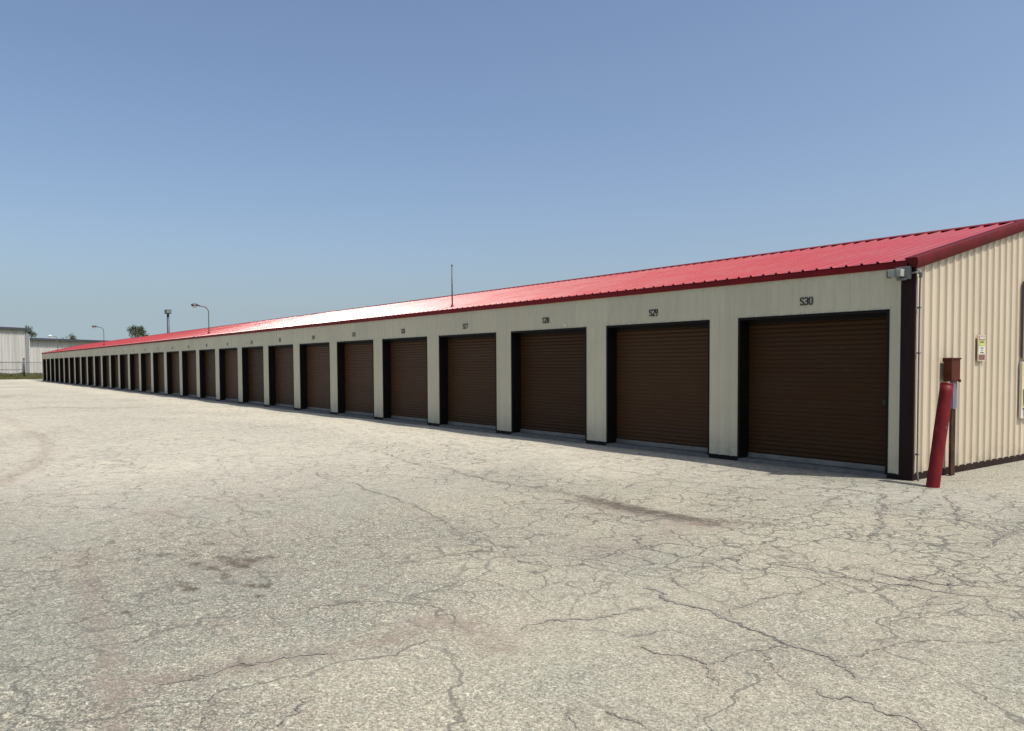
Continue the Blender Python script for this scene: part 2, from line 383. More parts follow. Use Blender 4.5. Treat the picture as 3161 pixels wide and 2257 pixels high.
# the lot's far edge runs slightly askew
far = X < -104
X = np.where(X <= -105, -105 - (X+105)*0 + edge_jit[None, :]*0, X)
P = np.stack([X, Y, Z], -1)
keep = (X[:-1, :-1] > -105.01) & (X[1:, :-1] > -104.99)
me = grid_mesh('asphalt_lot', P, keep, True)
def seg_d(px, py, pts):
    d = np.full(px.shape, 1e9)
    for (x0, y0), (x1, y1) in zip(pts[:-1], pts[1:]):
        dx, dy = x1-x0, y1-y0; L = dx*dx+dy*dy
        t = np.clip(((px-x0)*dx+(py-y0)*dy)/L, 0, 1)
        d = np.minimum(d, np.hypot(px-x0-t*dx, py-y0-t*dy))
    return d
def gs(d, s): return np.exp(-(d/s)**2)
dark = .42*gs(seg_d(X, Y, [(-2.7, -4.22), (-1.72, -4.24), (-.66, -4.31), (.02, -4.22), (.6, -3.9)]), .14)
dark += .38*gs(seg_d(X, Y, [(-1.6, -4.40), (.2, -4.40)]), .22) + .42*gs(seg_d(X, Y, [(-17.8, -8.42), (-14.7, -8.37), (-12, -8.64), (-9.74, -9.05), (-8.17, -9.55), (-7.47, -9.75)]), .2)
for x, y, r, a in [(-1.39, -8.59, .05, .8), (-1.15, -8.41, .07, .8), (-1.14, -8.56, .075, 1), (-1.01, -8.53, .05, 1), (-1.1, -8.75, .06, .5), (-1.3, -8.83, .07, .6),
                   (-.59, -9.05, .05, .7), (-.75, -9.07, .06, .4), (-.12, -8.72, .03, .9), (-.28, -9.52, .035, 1), (-1.77, -8.96, .06, .7), (-1.18, -8.25, .05, .7),
                   (-.79, -8.74, .06, .5), (-.42, -8.66, .05, .8), (-.36, -8.58, .05, .6), (-1.25, -8.5, .09, .6), (-1.6, -8.75, .05, .5), (-1.95, -8.5, .05, .5), (-1.45, -8.35, .04, .6)]:
    dark = np.maximum(dark, .84*a**.4*gs(np.hypot((X-x)*.8, Y-y), r*1.35))
dark += .28*gs(seg_d(X, Y, [(1.01, -9.62), (1.06, -9.16), (1.16, -8.69), (1.15, -8.28)]), .05)
for pts in ([(-28.54, -8.24), (-28.76, -7.67), (-29.85, -6.69), (-29.23, -6.01), (-28, -5.13), (-27.4, -4)], [(-41.9, -7.3), (-46.5, -6.4), (-43, -5.4)], [(-62, -8), (-66, -4)], [(-75, -7), (-80, -2)], [(-34, -3), (-33, -1.2)]):
    dark += .62*gs(seg_d(X, Y, pts), .55)
dark += .45*gs(seg_d(X, Y, [(-7.83, -5.78), (-8.03, -4.98), (-8.02, -3.84)]), .05)
dark += .35*gs(seg_d(X, Y, [(-60, -.55), (-7, -.5), (-.2, -.62)]), .10)  # long darker strip running parallel to the front wall
red = .75*gs(seg_d(X, Y, [(-2.26, -9.46), (-1.31, -9.6), (-.52, -9.65), (.35, -9.74), (.8, -9.79), (1.48, -9.9)]), .09)
red += .8*gs(seg_d(X, Y, [(1.2, -8.4), (1.09, -8.15), (1.05, -7.93), (1.38, -7.92), (1.71, -7.99)]), .13)
red += .95*gs(seg_d(X, Y, [(-24.6, -8.45), (-17.8, -8.42), (-14.7, -8.37), (-12, -8.64), (-9.74, -9.05), (-8.17, -9.55), (-7.47, -9.75)]), .22)
red += .8*gs(np.hypot((X+3.74)*.6, Y+8.5), .22) + .5*gs(np.hypot(X+1.1, Y+8.7), .5)
red += .9*gs(seg_d(X, Y, [(-1.5, -4.42), (-.48, -4.52), (.3, -4.3)]), .17) + .5*gs(seg_d(X, Y, [(.35, -5.87), (.1, -4.33)]), .35)
red += .4*gs(seg_d(X, Y, [(1.01, -9.62), (1.16, -8.69), (1.15, -8.28)]), .12)
light = .10*gs(seg_d(X, Y, [(1.35, -7.75), (1.75, -7.85)]), .07) + .25*np.clip((X+.2)/1.5, 0, 1)*np.clip((Y+2.6)/1.6, 0, 1)
light += .30*gs(np.abs(Y+1.5), 1.2)*np.clip(1-X/2, 0, 1) + .62*np.clip((-X-1)/7, 0, 1)*np.clip((Y+12)/3, 0, 1)*(Y < -.2)
alli = gs(np.hypot((X-1.6)*.75, (Y+3.4)*.62), 1.6)*1.1 + .55*gs(seg_d(X, Y, [(-9, -3.2), (-3, -4.0), (2, -4.2), (4, -5)]), .9)
alli += .45*gs(seg_d(X, Y, [(-4, -.9), (1, -1.2)]), .6) + .6*gs(seg_d(X, Y, [(.5, -1.5), (3.2, -3.2)]), 1.2)
fine = gs(np.hypot((X-2.2)*.8, (Y+3.4)*.7), 1.5)*.9 + .45*gs(seg_d(X, Y, [(-6, -3.6), (0, -4.1)]), .7)
big = np.clip(.75-.0*X, 0, 1)*np.ones_like(X)
for wd_, pts in CRACKS:
    near_ = gs(seg_d(X, Y, pts), .035+wd_*1.5)
    dark = np.maximum(dark, .30*near_); red += .22*gs(seg_d(X, Y, pts), .09)
def setattr_col(me, nm, a, b, c):
    at = me.color_attributes.new(nm, 'FLOAT_COLOR', 'POINT')
    arr = np.stack([np.clip(a, 0, 1), np.clip(b, 0, 1), np.clip(c, 0, 1), np.ones_like(a)], -1).reshape(-1).astype(np.float32)
    at.data.foreach_set('color', arr)
pn = np.array([[noise.noise(Vector((a*.35, b*.35, 4)))+.6*noise.noise(Vector((a*1.1, b*1.1, 9))) for b in ys] for a in xs]) if False else .5*np.sin(X*.9+1.3*np.sin(Y*.7))*np.cos(Y*1.1+.8*np.sin(X*.5+2))
alli = (alli + np.clip(.55+.55*pn, 0, .9)*(Y < -.3))*(1-.62*np.clip((X-.4)/1.5, 0, 1)*np.clip((-Y-4.6)/1.2, 0, 1))
fine = (fine + np.clip(.15+.6*pn, 0, .6)*(Y < -.3))*(1-.7*np.clip((X-.4)/1.5, 0, 1)*np.clip((-Y-4.6)/1.2, 0, 1))
setattr_col(me, 'stain_tone', dark, red, light); setattr_col(me, 'crack', alli, fine, big)
lot = obj('parking_lot', me, [M['asphalt'], M['crack']])
tag(lot, kind='structure')
# traced open cracks, laid into the lot as narrow ribbons of filler
def add_cracks(o):
    vs, fs = [], []
    for wd, pts in CRACKS:
        pl = [Vector((x, y)) for x, y in pts]
        for it in range(6):
            q = [pl[0]]
            for a, b in zip(pl[:-1], pl[1:]):
                L = (b-a).length
                if L > .018:
                    nrm = Vector((-(b-a).y, (b-a).x)).normalized()
                    q.append((a+b)/2 + nrm*random.gauss(0, L*(.085 if L > .12 else .22)))
                q.append(b)
            pl = q
        n = len(pl); i0 = len(vs)
        for i, p in enumerate(pl):
            t = (pl[min(i+1, n-1)]-pl[max(i-1, 0)])
            if t.length < 1e-6: t = Vector((1, 0))
            nrm = Vector((-t.y, t.x)).normalized()
            e = min(1, i/4, (n-1-i)/4)
            nn = noise.noise(Vector((p.x*2.3, p.y*2.3, wd*500)))
            ww = wd*.62*(.25+.75*e)*max(.25, .75+1.2*nn+random.uniform(-.5, .5))
            z = float(gz(np.array(p.x), np.array(p.y)))+.0035
            vs += [(p.x+nrm.x*ww, p.y+nrm.y*ww, z), (p.x-nrm.x*ww, p.y-nrm.y*ww, z)]
            if i: 
                k = i0+2*i; fs.append((k-2, k-1, k+1, k))
    cm = bpy.data.meshes.new('cracks'); cm.from_pydata(vs, [], fs); cm.update()
    bm = bmesh.new(); bm.from_mesh(o.data); nf = len(bm.faces)
    bm.from_mesh(cm); bm.faces.ensure_lookup_table()
    for f in bm.faces[nf:]:
        f.material_index = 1
        if f.normal.z < 0: f.normal_flip()
    bm.to_mesh(o.data); bm.free()
add_cracks(lot)

def grass_mat():
    k = N('dry_grass_ground'); co = k.coord(world=True)
    n1 = k.noise(co, .25, 6, .6); n2 = k.noise(co, 3, 5, .6)
    c = k.mix(k.ramp(n1, .35, .7), (.115, .125, .045), (.19, .175, .07))
    c = k.mix(k.ramp(n2, .4, .7, 0, .7), c, (.06, .075, .025))
    k.l(c, k.p.inputs['Base Color']); k.p.inputs['Roughness'].default_value = .95
    return k.m
bm = bmesh.new()
bmesh.ops.create_grid(bm, x_segments=40, y_segments=40, size=2500)
for v in bm.verts: v.co.z = -.03
tag(obj('ground', bm, grass_mat()), kind='structure')

def blade_mat(name, a, b):
    k = N(name); oi = k.n('NewGeometry'); 
    n1 = k.noise(k.coord(world=True), .5, 4)
    c = k.mix(oi.outputs['Random Per Island'], a, b)
    c = k.mix(k.ramp(n1, .4, .65, 0, .6), c, (.17, .16, .06))
    k.l(c, k.p.inputs['Base Color']); k.p.inputs['Roughness'].default_value = .8
    k.p.inputs['Specular IOR Level'].default_value = .2
    return k.m
vs, fs = [], []
def blade(x, y, h, wd):
    a = random.uniform(0, math.pi); lx, ly = random.gauss(0, .3)*h, random.gauss(0, .3)*h
    dx, dy = math.cos(a)*wd, math.sin(a)*wd; i = len(vs)
    vs.extend([(x-dx, y-dy, -.04), (x+dx, y+dy, -.04), (x+lx*.4+dx*.6, y+ly*.4+dy*.6, h*.6), (x+lx*.4-dx*.6, y+ly*.4-dy*.6, h*.6), (x+lx, y+ly, h)])
    fs.extend([(i, i+1, i+2, i+3), (i+3, i+2, i+4)])
for i in range(26000):
    t = random.random(); x = -105.3 - 62*t**1.25
    y = random.uniform(-9, 9) + (-105-x)*.10*1.1
    cl = noise.noise(Vector((x*.12, y*.5, 0)))
    d = (-105-x)
    if d < 3 and random.random() < .3: continue
    h = (.05+.10*random.random()) if d < 22 else (.12+.34*max(0, .5+cl))*random.uniform(.5, 1.2)
    blade(x, y, h, .03+.03*random.random())
gm = bpy.data.meshes.new('grass_blades'); gm.from_pydata(vs, [], fs); gm.update()
tag(obj('grass', gm, blade_mat('grass_blades', (.05, .06, .018), (.13, .125, .05))), 'rough green and straw coloured grass growing between the paved lot and the far warehouse', 'grass', kind='stuff')

# ------------------------------------------------------------------ storage building
PITCHX, DW, D0 = 3.048, 2.4674, -0.3216
HD, HB, HE, HT, RZ, RY = 2.2855, 0.0695, 2.8317, 2.9356, 3.8539, 3.8251
LEN = 91.75; REC = .25
B = empty('storage_building', (0, 0, 0))
tag(B, 'long low storage building with a red metal roof and thirty brown roll up doors', 'storage building')
doors = [(D0-(30-n)*PITCHX-DW, D0-(30-n)*PITCHX, n) for n in range(30, 0, -1)]   # x0, x1, number

def rib_profile(a0, a1, pitch, h, wb, wt, phase=0., extra=()):
    """positions along the axis and offsets outward; trapezoid ribs"""
    pts = {}
    k0 = math.floor((a0-phase)/pitch)-1; k1 = math.ceil((a1-phase)/pitch)+1
    xs_, hs_ = [], []
    for k in range(k0, k1+1):
        c = phase+k*pitch
        for dx, hh in ((-wb/2, 0), (-wt/2-.003, h*.86), (-wt/2+.002, h), (wt/2-.002, h), (wt/2+.003, h*.86), (wb/2, 0)):
            xs_.append(c+dx); hs_.append(hh)
    xs_, hs_ = np.array(xs_), np.array(hs_)
    ins = np.array([x for x in xs_ if a0 < x < a1])
    out = np.unique(np.round(np.concatenate([[a0, a1], ins, np.array([e for e in extra if a0 < e < a1])]), 5))
    return out, np.interp(out, xs_, hs_)

# front wall: header band and piers cut from the same ribbed sheet
edges = [e for d in doors for e in d[:2]]
px, ph = rib_profile(-LEN, -.155, .2286, .009, .05, .022, .05, edges)
zs_ = np.array([HB, HD, HE+.02])
Pf = np.zeros((len(px), 3, 3)); Pf[..., 0] = px[:, None]; Pf[..., 1] = -ph[:, None]; Pf[..., 2] = zs_[None, :]
mid = (px[:-1]+px[1:])/2
ispier = np.ones(len(mid), bool)
for a, b, n in doors: ispier &= ~((mid > a) & (mid < b))
mask = np.stack([ispier, np.ones_like(ispier)], 1)
fw = grid_mesh('front_wall', Pf, mask)
obj('front_wall', fw, M['siding'], B)
# gable wall (+x) and the far one, ribs running up to the roof slope
def roofz(y): return HT - .045 + (RZ-HT)*(y/RY if y <= RY else (2*RY-y)/RY)
def gable(name, x, sgn):
    py, phh = rib_profile(.03, 2*RY-.03, .211, .022, .036, .024, .273, (RY,))
    Pg = np.zeros((len(py), 4, 3)); Pg[..., 1] = py[:, None]
    Pg[..., 0] = x + sgn*phh[:, None]
    for i, y in enumerate(py):
        zt = roofz(y); Pg[i, :, 2] = [HB+.02, 1.3, 2.4, zt]
    obj(name, grid_mesh(name, Pg), M['siding_gable'], B)
gable('gable_wall', 0, 1); gable('gable_wall', -LEN, -1)
bm = bmesh.new(); box(bm, -LEN+.01, -.01, 2*RY-.02, 2*RY, .02, HE)
obj('back_wall', bm, M['siding_gable'], B)
# screws on the gable ribs: rows of small heads
bm = bmesh.new()
k = 0; y = .273
while y < 2*RY-.1:
    for z, dy in ((2.553, .0), (1.36, .0), (.10+.02, .0)):
        if z < roofz(y)-.1:
            r = bmesh.ops.create_cone(bm, cap_ends=True, segments=6, radius1=.009, radius2=.006, depth=.008,
                                      matrix=Matrix.Translation((.004, y+.042, z+random.uniform(-.004, .004))) @ Matrix.Rotation(R(90), 4, 'Y'))
    if random.random() < .3:
        z = random.choice((1.98, .75, 2.0)); 
        bmesh.ops.create_cone(bm, cap_ends=True, segments=6, radius1=.009, radius2=.006, depth=.008, matrix=Matrix.Translation((.004, y+.042, z)) @ Matrix.Rotation(R(90), 4, 'Y'))
    y += .211
so_ = obj('wall_screw', bm, simple('screw_heads', (.16, .13, .09), .5, .3), B); so_['kind'] = 'stuff'
# front header screws
bm = bmesh.new(); x = -.3
while x > -30:
    for z in (HD+.035, HE-.05):
        bmesh.ops.create_cone(bm, cap_ends=True, segments=6, radius1=.005, radius2=.004, depth=.006, matrix=Matrix.Translation((x+random.uniform(-.01, .01), -.003, z)) @ Matrix.Rotation(R(90), 4, 'X'))
    x -= .2286
so2 = obj('wall_screw', bm, simple('header_screws', (.15, .14, .12), .5, .3), B); so2['kind'] = 'stuff'

# base angle under the piers and along the gable
bm = bmesh.new()
prev = -.155
for a, b, n in doors + [(None, -LEN, 0)]:
    x0_ = b if n else -LEN
    bm = bmesh.new(); box(bm, x0_, prev, -.006, .07, -.02, HB+.004); prev = a
    obj('base_trim', bm, M['jamb'], B)
bm = bmesh.new(); box(bm, -.08, .012, .006, 2*RY-.03, -.03, HB+.03)
obj('base_trim', bm, M['brown'], B)
# corner column: brown formed trim wrapping the corner
bm = bmesh.new(); box(bm, -.160, .0285, -.013, .030, -.02, HE+.004, bev=.004)
obj('corner_trim', bm, M['brown'], B)
bm = bmesh.new(); box(bm, -LEN-.02, -LEN+.1, -.013, .03, -.02, HE+.004, bev=.004)
obj('corner_trim', bm, M['brown'], B)
# concrete slab edge
bm = bmesh.new()
box(bm, -LEN+.05, -.17, .004, .45, -.08, .048, bev=.006)
for a, b, n in doors:
    box(bm, a+.012, b-.012, -.035, .0, -.08, .030, bev=.008)
obj('concrete_sill', bm, M['concrete'], B)

# doors ----------------------------------------------------------------
def curtain_mesh():
    zz = np.linspace(.125, HD+.02, 32*8+1)
    p = (zz-.125)/.0690; fr = p-np.floor(p)
    # flat rounded slat with a sharp valley
    yy = -.017*np.clip(np.sin(np.pi*fr), 0, 1)**.65
    xx = np.linspace(.03, DW-.03, 7)
    P_ = np.zeros((len(xx), len(zz), 3)); P_[..., 0] = xx[:, None]; P_[..., 1] = yy[None, :]; P_[..., 2] = zz[None, :]
    return grid_mesh('door_curtain', P_, None, True)
cur = curtain_mesh(); cur.materials.append(M['door'])
bm = bmesh.new()
box(bm, .03, DW-.03, -.030, .012, .062, .128, bev=.004); box(bm, .03, DW-.03, -.045, -.0305, .055, .072, bev=.002)
bb_me = bpy.data.meshes.new('bottom_bar'); bm.to_mesh(bb_me); bm.free(); bb_me.materials.append(M['alu'])
bm = bmesh.new()
box(bm, DW-.20, DW-.085, -.034, -.012, .985, 1.060, bev=.003); box(bm, DW-.15, DW-.02, -.042, -.0345, 1.015, 1.030, bev=.002)
tube(bm, [(DW-.115, -.046, 1.02), (DW-.115, -.046, .975), (DW-.10, -.046, .955), (DW-.085, -.046, .975), (DW-.085, -.046, 1.0)], .005, 8)
box(bm, DW-.125, DW-.075, -.058, -.043, .925, .968, bev=.004)
lt_me = bpy.data.meshes.new('latch'); bm.to_mesh(lt_me); bm.free(); lt_me.materials.append(M['black'])
bm = bmesh.new()   # guides + jambs + header lining the recess, and a dark band for door-top shade
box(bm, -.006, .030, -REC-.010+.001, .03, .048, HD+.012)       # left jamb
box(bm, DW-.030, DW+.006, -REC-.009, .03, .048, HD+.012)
box(bm, .0305, DW-.0305, -REC-.0095, -REC+.012, HD-.028, HD+.0115); box(bm, .0305, DW-.0305, -.075, .03, HD-.085, HD+.0110)  # second box: dark band standing in for shade across the door top
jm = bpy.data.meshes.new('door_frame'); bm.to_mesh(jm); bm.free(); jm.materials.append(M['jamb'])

GL = {
 'S': [[(1, .78), (.85, .95), (.62, 1)], [(.4, 1), (.15, .95), (0, .78), (.1, .6), (.5, .5), (.9, .4), (1, .22), (.85, .05), (.62, 0)], [(.4, 0), (.15, .05), (0, .22)]],
 '0': [[(.4, 1), (.1, .92), (0, .75), (0, .25), (.1, .08), (.4, 0)], [(.62, 1), (.9, .92), (1, .75), (1, .25), (.9, .08), (.62, 0)]],
 '1': [[(.5, 0), (.5, 1), (.22, .85)]],
 '2': [[(0, .75), (.12, .95), (.4, 1)], [(.6, 1), (.88, .95), (1, .75), (.9, .55), (.1, .12), (0, 0)], [(.05, 0), (1, 0)]],
 '3': [[(0, .8), (.15, .96), (.4, 1)], [(.6, 1), (.88, .94), (1, .76), (.88, .57), (.45, .52), (.88, .45), (1, .25), (.88, .06), (.6, 0)], [(.4, 0), (.12, .05), (0, .2)]],
 '4': [[(.75, 0), (.75, 1), (0, .3), (.6, .3)]],
 '5': [[(.95, 1), (.1, 1), (.05, .6), (.5, .62), (.9, .5), (1, .3), (.88, .06), (.6, 0)], [(.4, 0), (.12, .05), (0, .18)]],
 '6': [[(.9, .95), (.55, 1), (.2, .85), (0, .5), (0, .25), (.12, .06), (.4, 0)], [(.6, 0), (.88, .06), (1, .27), (.88, .5), (.5, .58), (.1, .45)]],
 '7': [[(0, 1), (1, 1), (.62, .5), (.42, 0)]],
 '8': [[(.4, 1), (.1, .9), (.05, .75), (.2, .58), (.5, .52), (.8, .58), (.95, .75), (.9, .9), (.6, 1)], [(.4, 0), (.12, .05), (0, .25), (.15, .42), (.5, .52), (.85, .42), (1, .25), (.88, .05), (.6, 0)]],
 '9': [[(.1, .05), (.45, 0), (.8, .15), (1, .5), (1, .75), (.88, .94), (.6, 1)], [(.4, 1), (.12, .94), (0, .73), (.12, .5), (.5, .42), (.9, .55)]],
 'W': [[(0, 1), (.22, 0), (.5, .8), (.78, 0), (1, 1)]],
 'T': [[(0, 1), (1, 1)], [(.5, .98), (.5, 0)]],
 'H': [[(0, 0), (0, 1)], [(1, 0), (1, 1)], [(.02, .5), (.98, .5)]],
 'A': [[(0, 0), (.5, 1), (1, 0)], [(.2, .35), (.8, .35)]],
}
def strokes(bm, text, x0, z0, cw, ch, adv, sw, tf, wear=0.):
    """flat painted stencil letters; tf maps (x, z) -> point"""
    for i, chh in enumerate(text):
        for line in GL[chh]:
            pts = [Vector((x0+i*adv+a*cw, z0+b*ch)) for a, b in line]
            for j, (a, b) in enumerate(zip(pts[:-1], pts[1:])):
                t = (b-a).normalized(); nn = Vector((-t.y, t.x))*sw/2
                ext = sw*.32
                a2 = a - t*(ext if j else 0); b2 = b + t*(ext if j < len(pts)-2 else 0)
                bm.faces.new([bm.verts.new(tf(*p)) for p in (a2-nn, b2-nn, b2+nn, a2+nn)])
M['stencil'] = simple('stencil_paint', (.028, .028, .026), .8, var=.5, scale=60, dirt=(.25, .25, .22), dirtamt=.5)
for a, b, n in doors:
    d = bpy.data.objects.new('door', cur); C.objects.link(d); d.parent = B; d.location = (a, REC, 0)
    d2 = bpy.data.objects.new('bottom_bar', bb_me); C.objects.link(d2); d2.parent = d
    d3 = bpy.data.objects.new('latch', lt_me); C.objects.link(d3); d3.parent = d
    j = bpy.data.objects.new('door_frame', jm); C.objects.link(j); j.parent = B; j.location = (a, REC, 0)
    bm = bmesh.new(); txt = 'S%d' % n; W_ = .060*len(txt)+.016*(len(txt)-1)
    xc = (a+b)/2 - .02
    rz = random.uniform(-.01, .01)
    i_ = [0]
    def tf(x, z):
        i_[0] += 1
        return (xc+x, -.0125-.00002*(i_[0]//4), 2.425+rz+z)
    tl = txt
    strokes(bm, tl, -W_/2+.01, 0, .050, .108, .073, .023, tf)
    obj('unit_number', bm, M['stencil'], B)

# roof ------------------------------------------------------------------
RIBX = .2286
def roof_slope(name, front=True):
    xs_, hs_ = [], []
    x = -LEN-.06; k0 = math.floor((x+.241)/RIBX); k1 = math.ceil((.03+.241)/RIBX)
    prof = [(-.032, 0), (-.0245, .0020), (-.0205, .0065), (-.0155, .0175), (-.0115, .0218), (-.005, .0232), (.005, .0232), (.0115, .0218), (.0155, .0175), (.0205, .0065), (.0245, .0020), (.032, 0)]
    for kk in range(k0, k1+1):
        c = -.241+kk*RIBX
        for dx, h in prof: xs_.append(c+dx); hs_.append(h)
        for q_ in (.0700, .1140, .1586): xs_.append(c+q_); hs_.append(.0)
    xs_, hs_ = np.array(xs_), np.array(hs_)
    k_ = (xs_ > -LEN-.05) & (xs_ < .02); xs_, hs_ = xs_[k_], hs_[k_]
    nr = 15; ts = np.linspace(0, 1, nr)
    a = math.atan2(RZ-HT, RY)
    P_ = np.zeros((len(xs_), nr, 3))
    for j, t in enumerate(ts):
        y = -.045 + t*(RY+.045); z = HT - .010 + t*(RZ-HT)
        wav = np.array([.0022*noise.noise(Vector((xx*1.1, y*.9, 3))) + .005*noise.noise(Vector((xx*.35, y*.5, 9))) for xx in xs_])
        hh = hs_ + wav*(0 if j in (0,) else 1)
        P_[:, j, 0] = xs_
        P_[:, j, 1] = y - hh*math.sin(a); P_[:, j, 2] = z + hh*math.cos(a)
    if not front: P_[..., 1] = 2*RY - P_[..., 1]; P_ = P_[:, ::-1]
    return grid_mesh(name, P_, None, True)
roof = obj('roof', roof_slope('roof'), M['roof'], B)
obj('roof', roof_slope('roof', False), M['roof'], B)
def sweep(bm, prof, path):
    """prof list of (a,b) -> path list of functions returning point"""
    rings = [[bm.verts.new(p(a, b)) for a, b in prof] for p in path]
    n = len(prof)
    for r0, r1 in zip(rings[:-1], rings[1:]):
        for i in range(n): bm.faces.new((r0[i], r0[(i+1) % n], r1[(i+1) % n], r1[i]))
    bm.faces.new(list(reversed(rings[0]))); bm.faces.new(rings[-1])
# ridge cap
bm = bmesh.new()
s = (RZ-HT)/RY
prof = [(-.17, -.17*s-.004+.020), (-.15, -.15*s+.022), (0, .026), (.15, -.15*s+.022), (.17, -.17*s-.004+.020), (.15, -.15*s+.018), (0, .022), (-.15, -.15*s+.018)]
pathx = [(lambda a, b, x=x: (x, RY+a, RZ+b)) for x in np.arange(-LEN-.06, .08, 3.0)] + [lambda a, b: (.085, RY+a, RZ+b)]
sweep(bm, prof, pathx); bmesh.ops.recalc_face_normals(bm, faces=bm.faces)
obj('ridge_cap', bm, M['trim_red'], roof)
# eave trim
bm = bmesh.new()
prof = [(-.030, HT-.014), (-.034, HT-.03), (-.036, HE+.012), (-.030, HE), (-.004, HE), (-.004, HT-.016)]
L_ = []
x = -LEN-.05; pathx = []
while x < -.07: pathx.append((lambda a, b, x=x: (x, a, b))); x += 3.048
pathx.append(lambda a, b: (-.07, a, b))
sweep(bm, prof, pathx); bmesh.ops.recalc_face_normals(bm, faces=bm.faces)
obj('eave_trim', bm, M['trim_red'], roof)
# rake trim: boxed, face slightly tilted, with a lip
def rake(xs, sgn):
    bm = bmesh.new()
    prof = [(-.10, .032), (.060, .032), (.074, .022), (.082, -.020), (.079, -.065), (.064, -.115), (.050, -.126), (.045, -.100), (-.01, -.085)]
    for (ya, yb) in ((-.055, RY), (2*RY+.055, RY)):
        def pf(y): 
            zc = HT + (RZ-HT)*((y if y <= RY else 2*RY-y)/RY)
            return lambda a, b: (xs+sgn*a, y, zc+b)
        sweep(bm, prof, [pf(ya), pf(ya+(yb-ya)*.33), pf(ya+(yb-ya)*.66), pf(yb)])
    bmesh.ops.recalc_face_normals(bm, faces=bm.faces)
    obj('rake_trim', bm, M['rake_red'], roof)
rake(0, 1); rake(-LEN, -1)
# small white tag above door 28
bm = bmesh.new(); box(bm, -7.06, -6.99, -.025, -.0095, 2.335, 2.375, bev=.004)
obj('door_tag', bm, simple('white_plastic', (.7, .7, .66), .5), B)

# ------------------------------------------------------------------ things on the corner
# wall pack light
L = empty('wall_light', (-.10, -.03, 2.76))
tag(L, 'grey wall light with ribbed glass under the eave at the near building corner', 'wall light')
bm = bmesh.new(); box(bm, -.065, .085, -.050, .012, -.085, .085, bev=.008)
box(bm, -.075, .05, -.075, -.051, -.10, -.07, bev=.004)
obj('housing', bm, M['paintgrey'], L)
kg = N('ribbed_glass'); kg.p.inputs['Base Color'].default_value = (.50, .51, .45, 1); kg.p.inputs['Roughness'].default_value = .12
kg.p.inputs['Transmission Weight'].default_value = .25; kg.p.inputs['IOR'].default_value = 1.45
bm = bmesh.new()
for i in range(9):
    x = -.155+i*.020
    box(bm, x, x+.017, -.155, -.052, -.052+.002*(i % 2), .048, bev=.006)
obj('glass', bm, kg.m, L)
bm = bmesh.new(); box(bm, -.172, -.157, -.150, -.05, -.06, .03, bev=.004); obj('end_cap', bm, M['black'], L)
bm = bmesh.new(); box(bm, -.045, -.028, -.170, -.05, -.078, .062, bev=.003); obj('lens_frame', bm, M['paintgrey'], L)
# conduit
Cn = empty('conduit_pipe', (.046, .075, 0))
tag(Cn, 'thin grey conduit running down the gable edge from the wall light to the ground', 'conduit pipe')
bm = bmesh.new()
arc = [(-.115, -.118, 2.752), (-.03, -.118, 2.752), (.0, -.112, 2.753), (.018, -.09, 2.755), (.022, -.05, 2.757), (.020, -.02, 2.752), (.012, -.004, 2.735), (.004, 0, 2.70), (0, 0, 2.4), (0, 0, 1.2), (0, 0, .16), (.004, -.002, .10), (.016, -.014, .05), (.03, -.02, -.02)]
tube(bm, arc, .0115, 12); obj('pipe', bm, M['paintgrey'], Cn)
bm = bmesh.new(); tube(bm, [(.016, -.08, 2.757), (.024, -.045, 2.759), (.022, -.015, 2.752), (.012, .0, 2.73), (.004, 0, 2.695)], .022, 12)
obj('elbow', bm, M['paintgrey'], Cn)
for z in (2.30, 1.70, .35):
    bm = bmesh.new(); box(bm, -.042, .017, -.020, .020, z-.010, z+.010, bev=.003); box(bm, -.042, -.022, .0205, .045, z-.009, z+.009, bev=.002)
    obj('strap', bm, M['galv'], Cn)

# bollard
def bollard_mat():
    k = N('red_bollard_paint'); co = k.coord()
    n1 = k.noise(k.coord((3, 3, .6)), 5, 6, .6)
    c = k.mix(k.ramp(n1, .35, .7), (.16, .0065, .008), (.10, .0045, .005))
    n2 = k.noise(k.coord((1, 1, .5), (5, 5, 5)), 14, 6, .7)
    c = k.mix(k.ramp(n2, .66, .72), c, (.45, .30, .27))
    n3 = k.noise(k.coord((6, 6, .5), (2, 5, 5)), 4, 6, .7)
    c = k.mix(k.ramp(n3, .55, .75, 0, .6), c, (.24, .035, .045))
    k.l(c, k.p.inputs['Base Color']); k.p.inputs['Roughness'].default_value = .55; k.p.inputs['Specular IOR Level'].default_value = .22
    k.bump(n2, .2, .003); return k.m
Bo = empty('bollard', (.44, -.32, 0))
tag(Bo, 'leaning red painted steel bollard at the near corner of the storage building', 'bollard')
bm = bmesh.new(); ax = Vector((0.0, .331, 1.285))
n_ = 14; pts = [ax*(-.12+1.12*i/n_) for i in range(n_+1)]
tube(bm, pts, [.079]*(n_+1), 40)
for v in bm.verts:
    dn = noise.noise(v.co*5)*.0025; v.co += Vector((dn, dn, 0))
obj('post', bm, bollard_mat(), Bo)
bm = bmesh.new(); axn = ax.normalized()
tube(bm, [ax-axn*.012, ax+axn*.004, ax+axn*.018, ax+axn*.024], [.0792, .0792, .076, .01], 40)
obj('cap', bm, bollard_mat(), Bo)

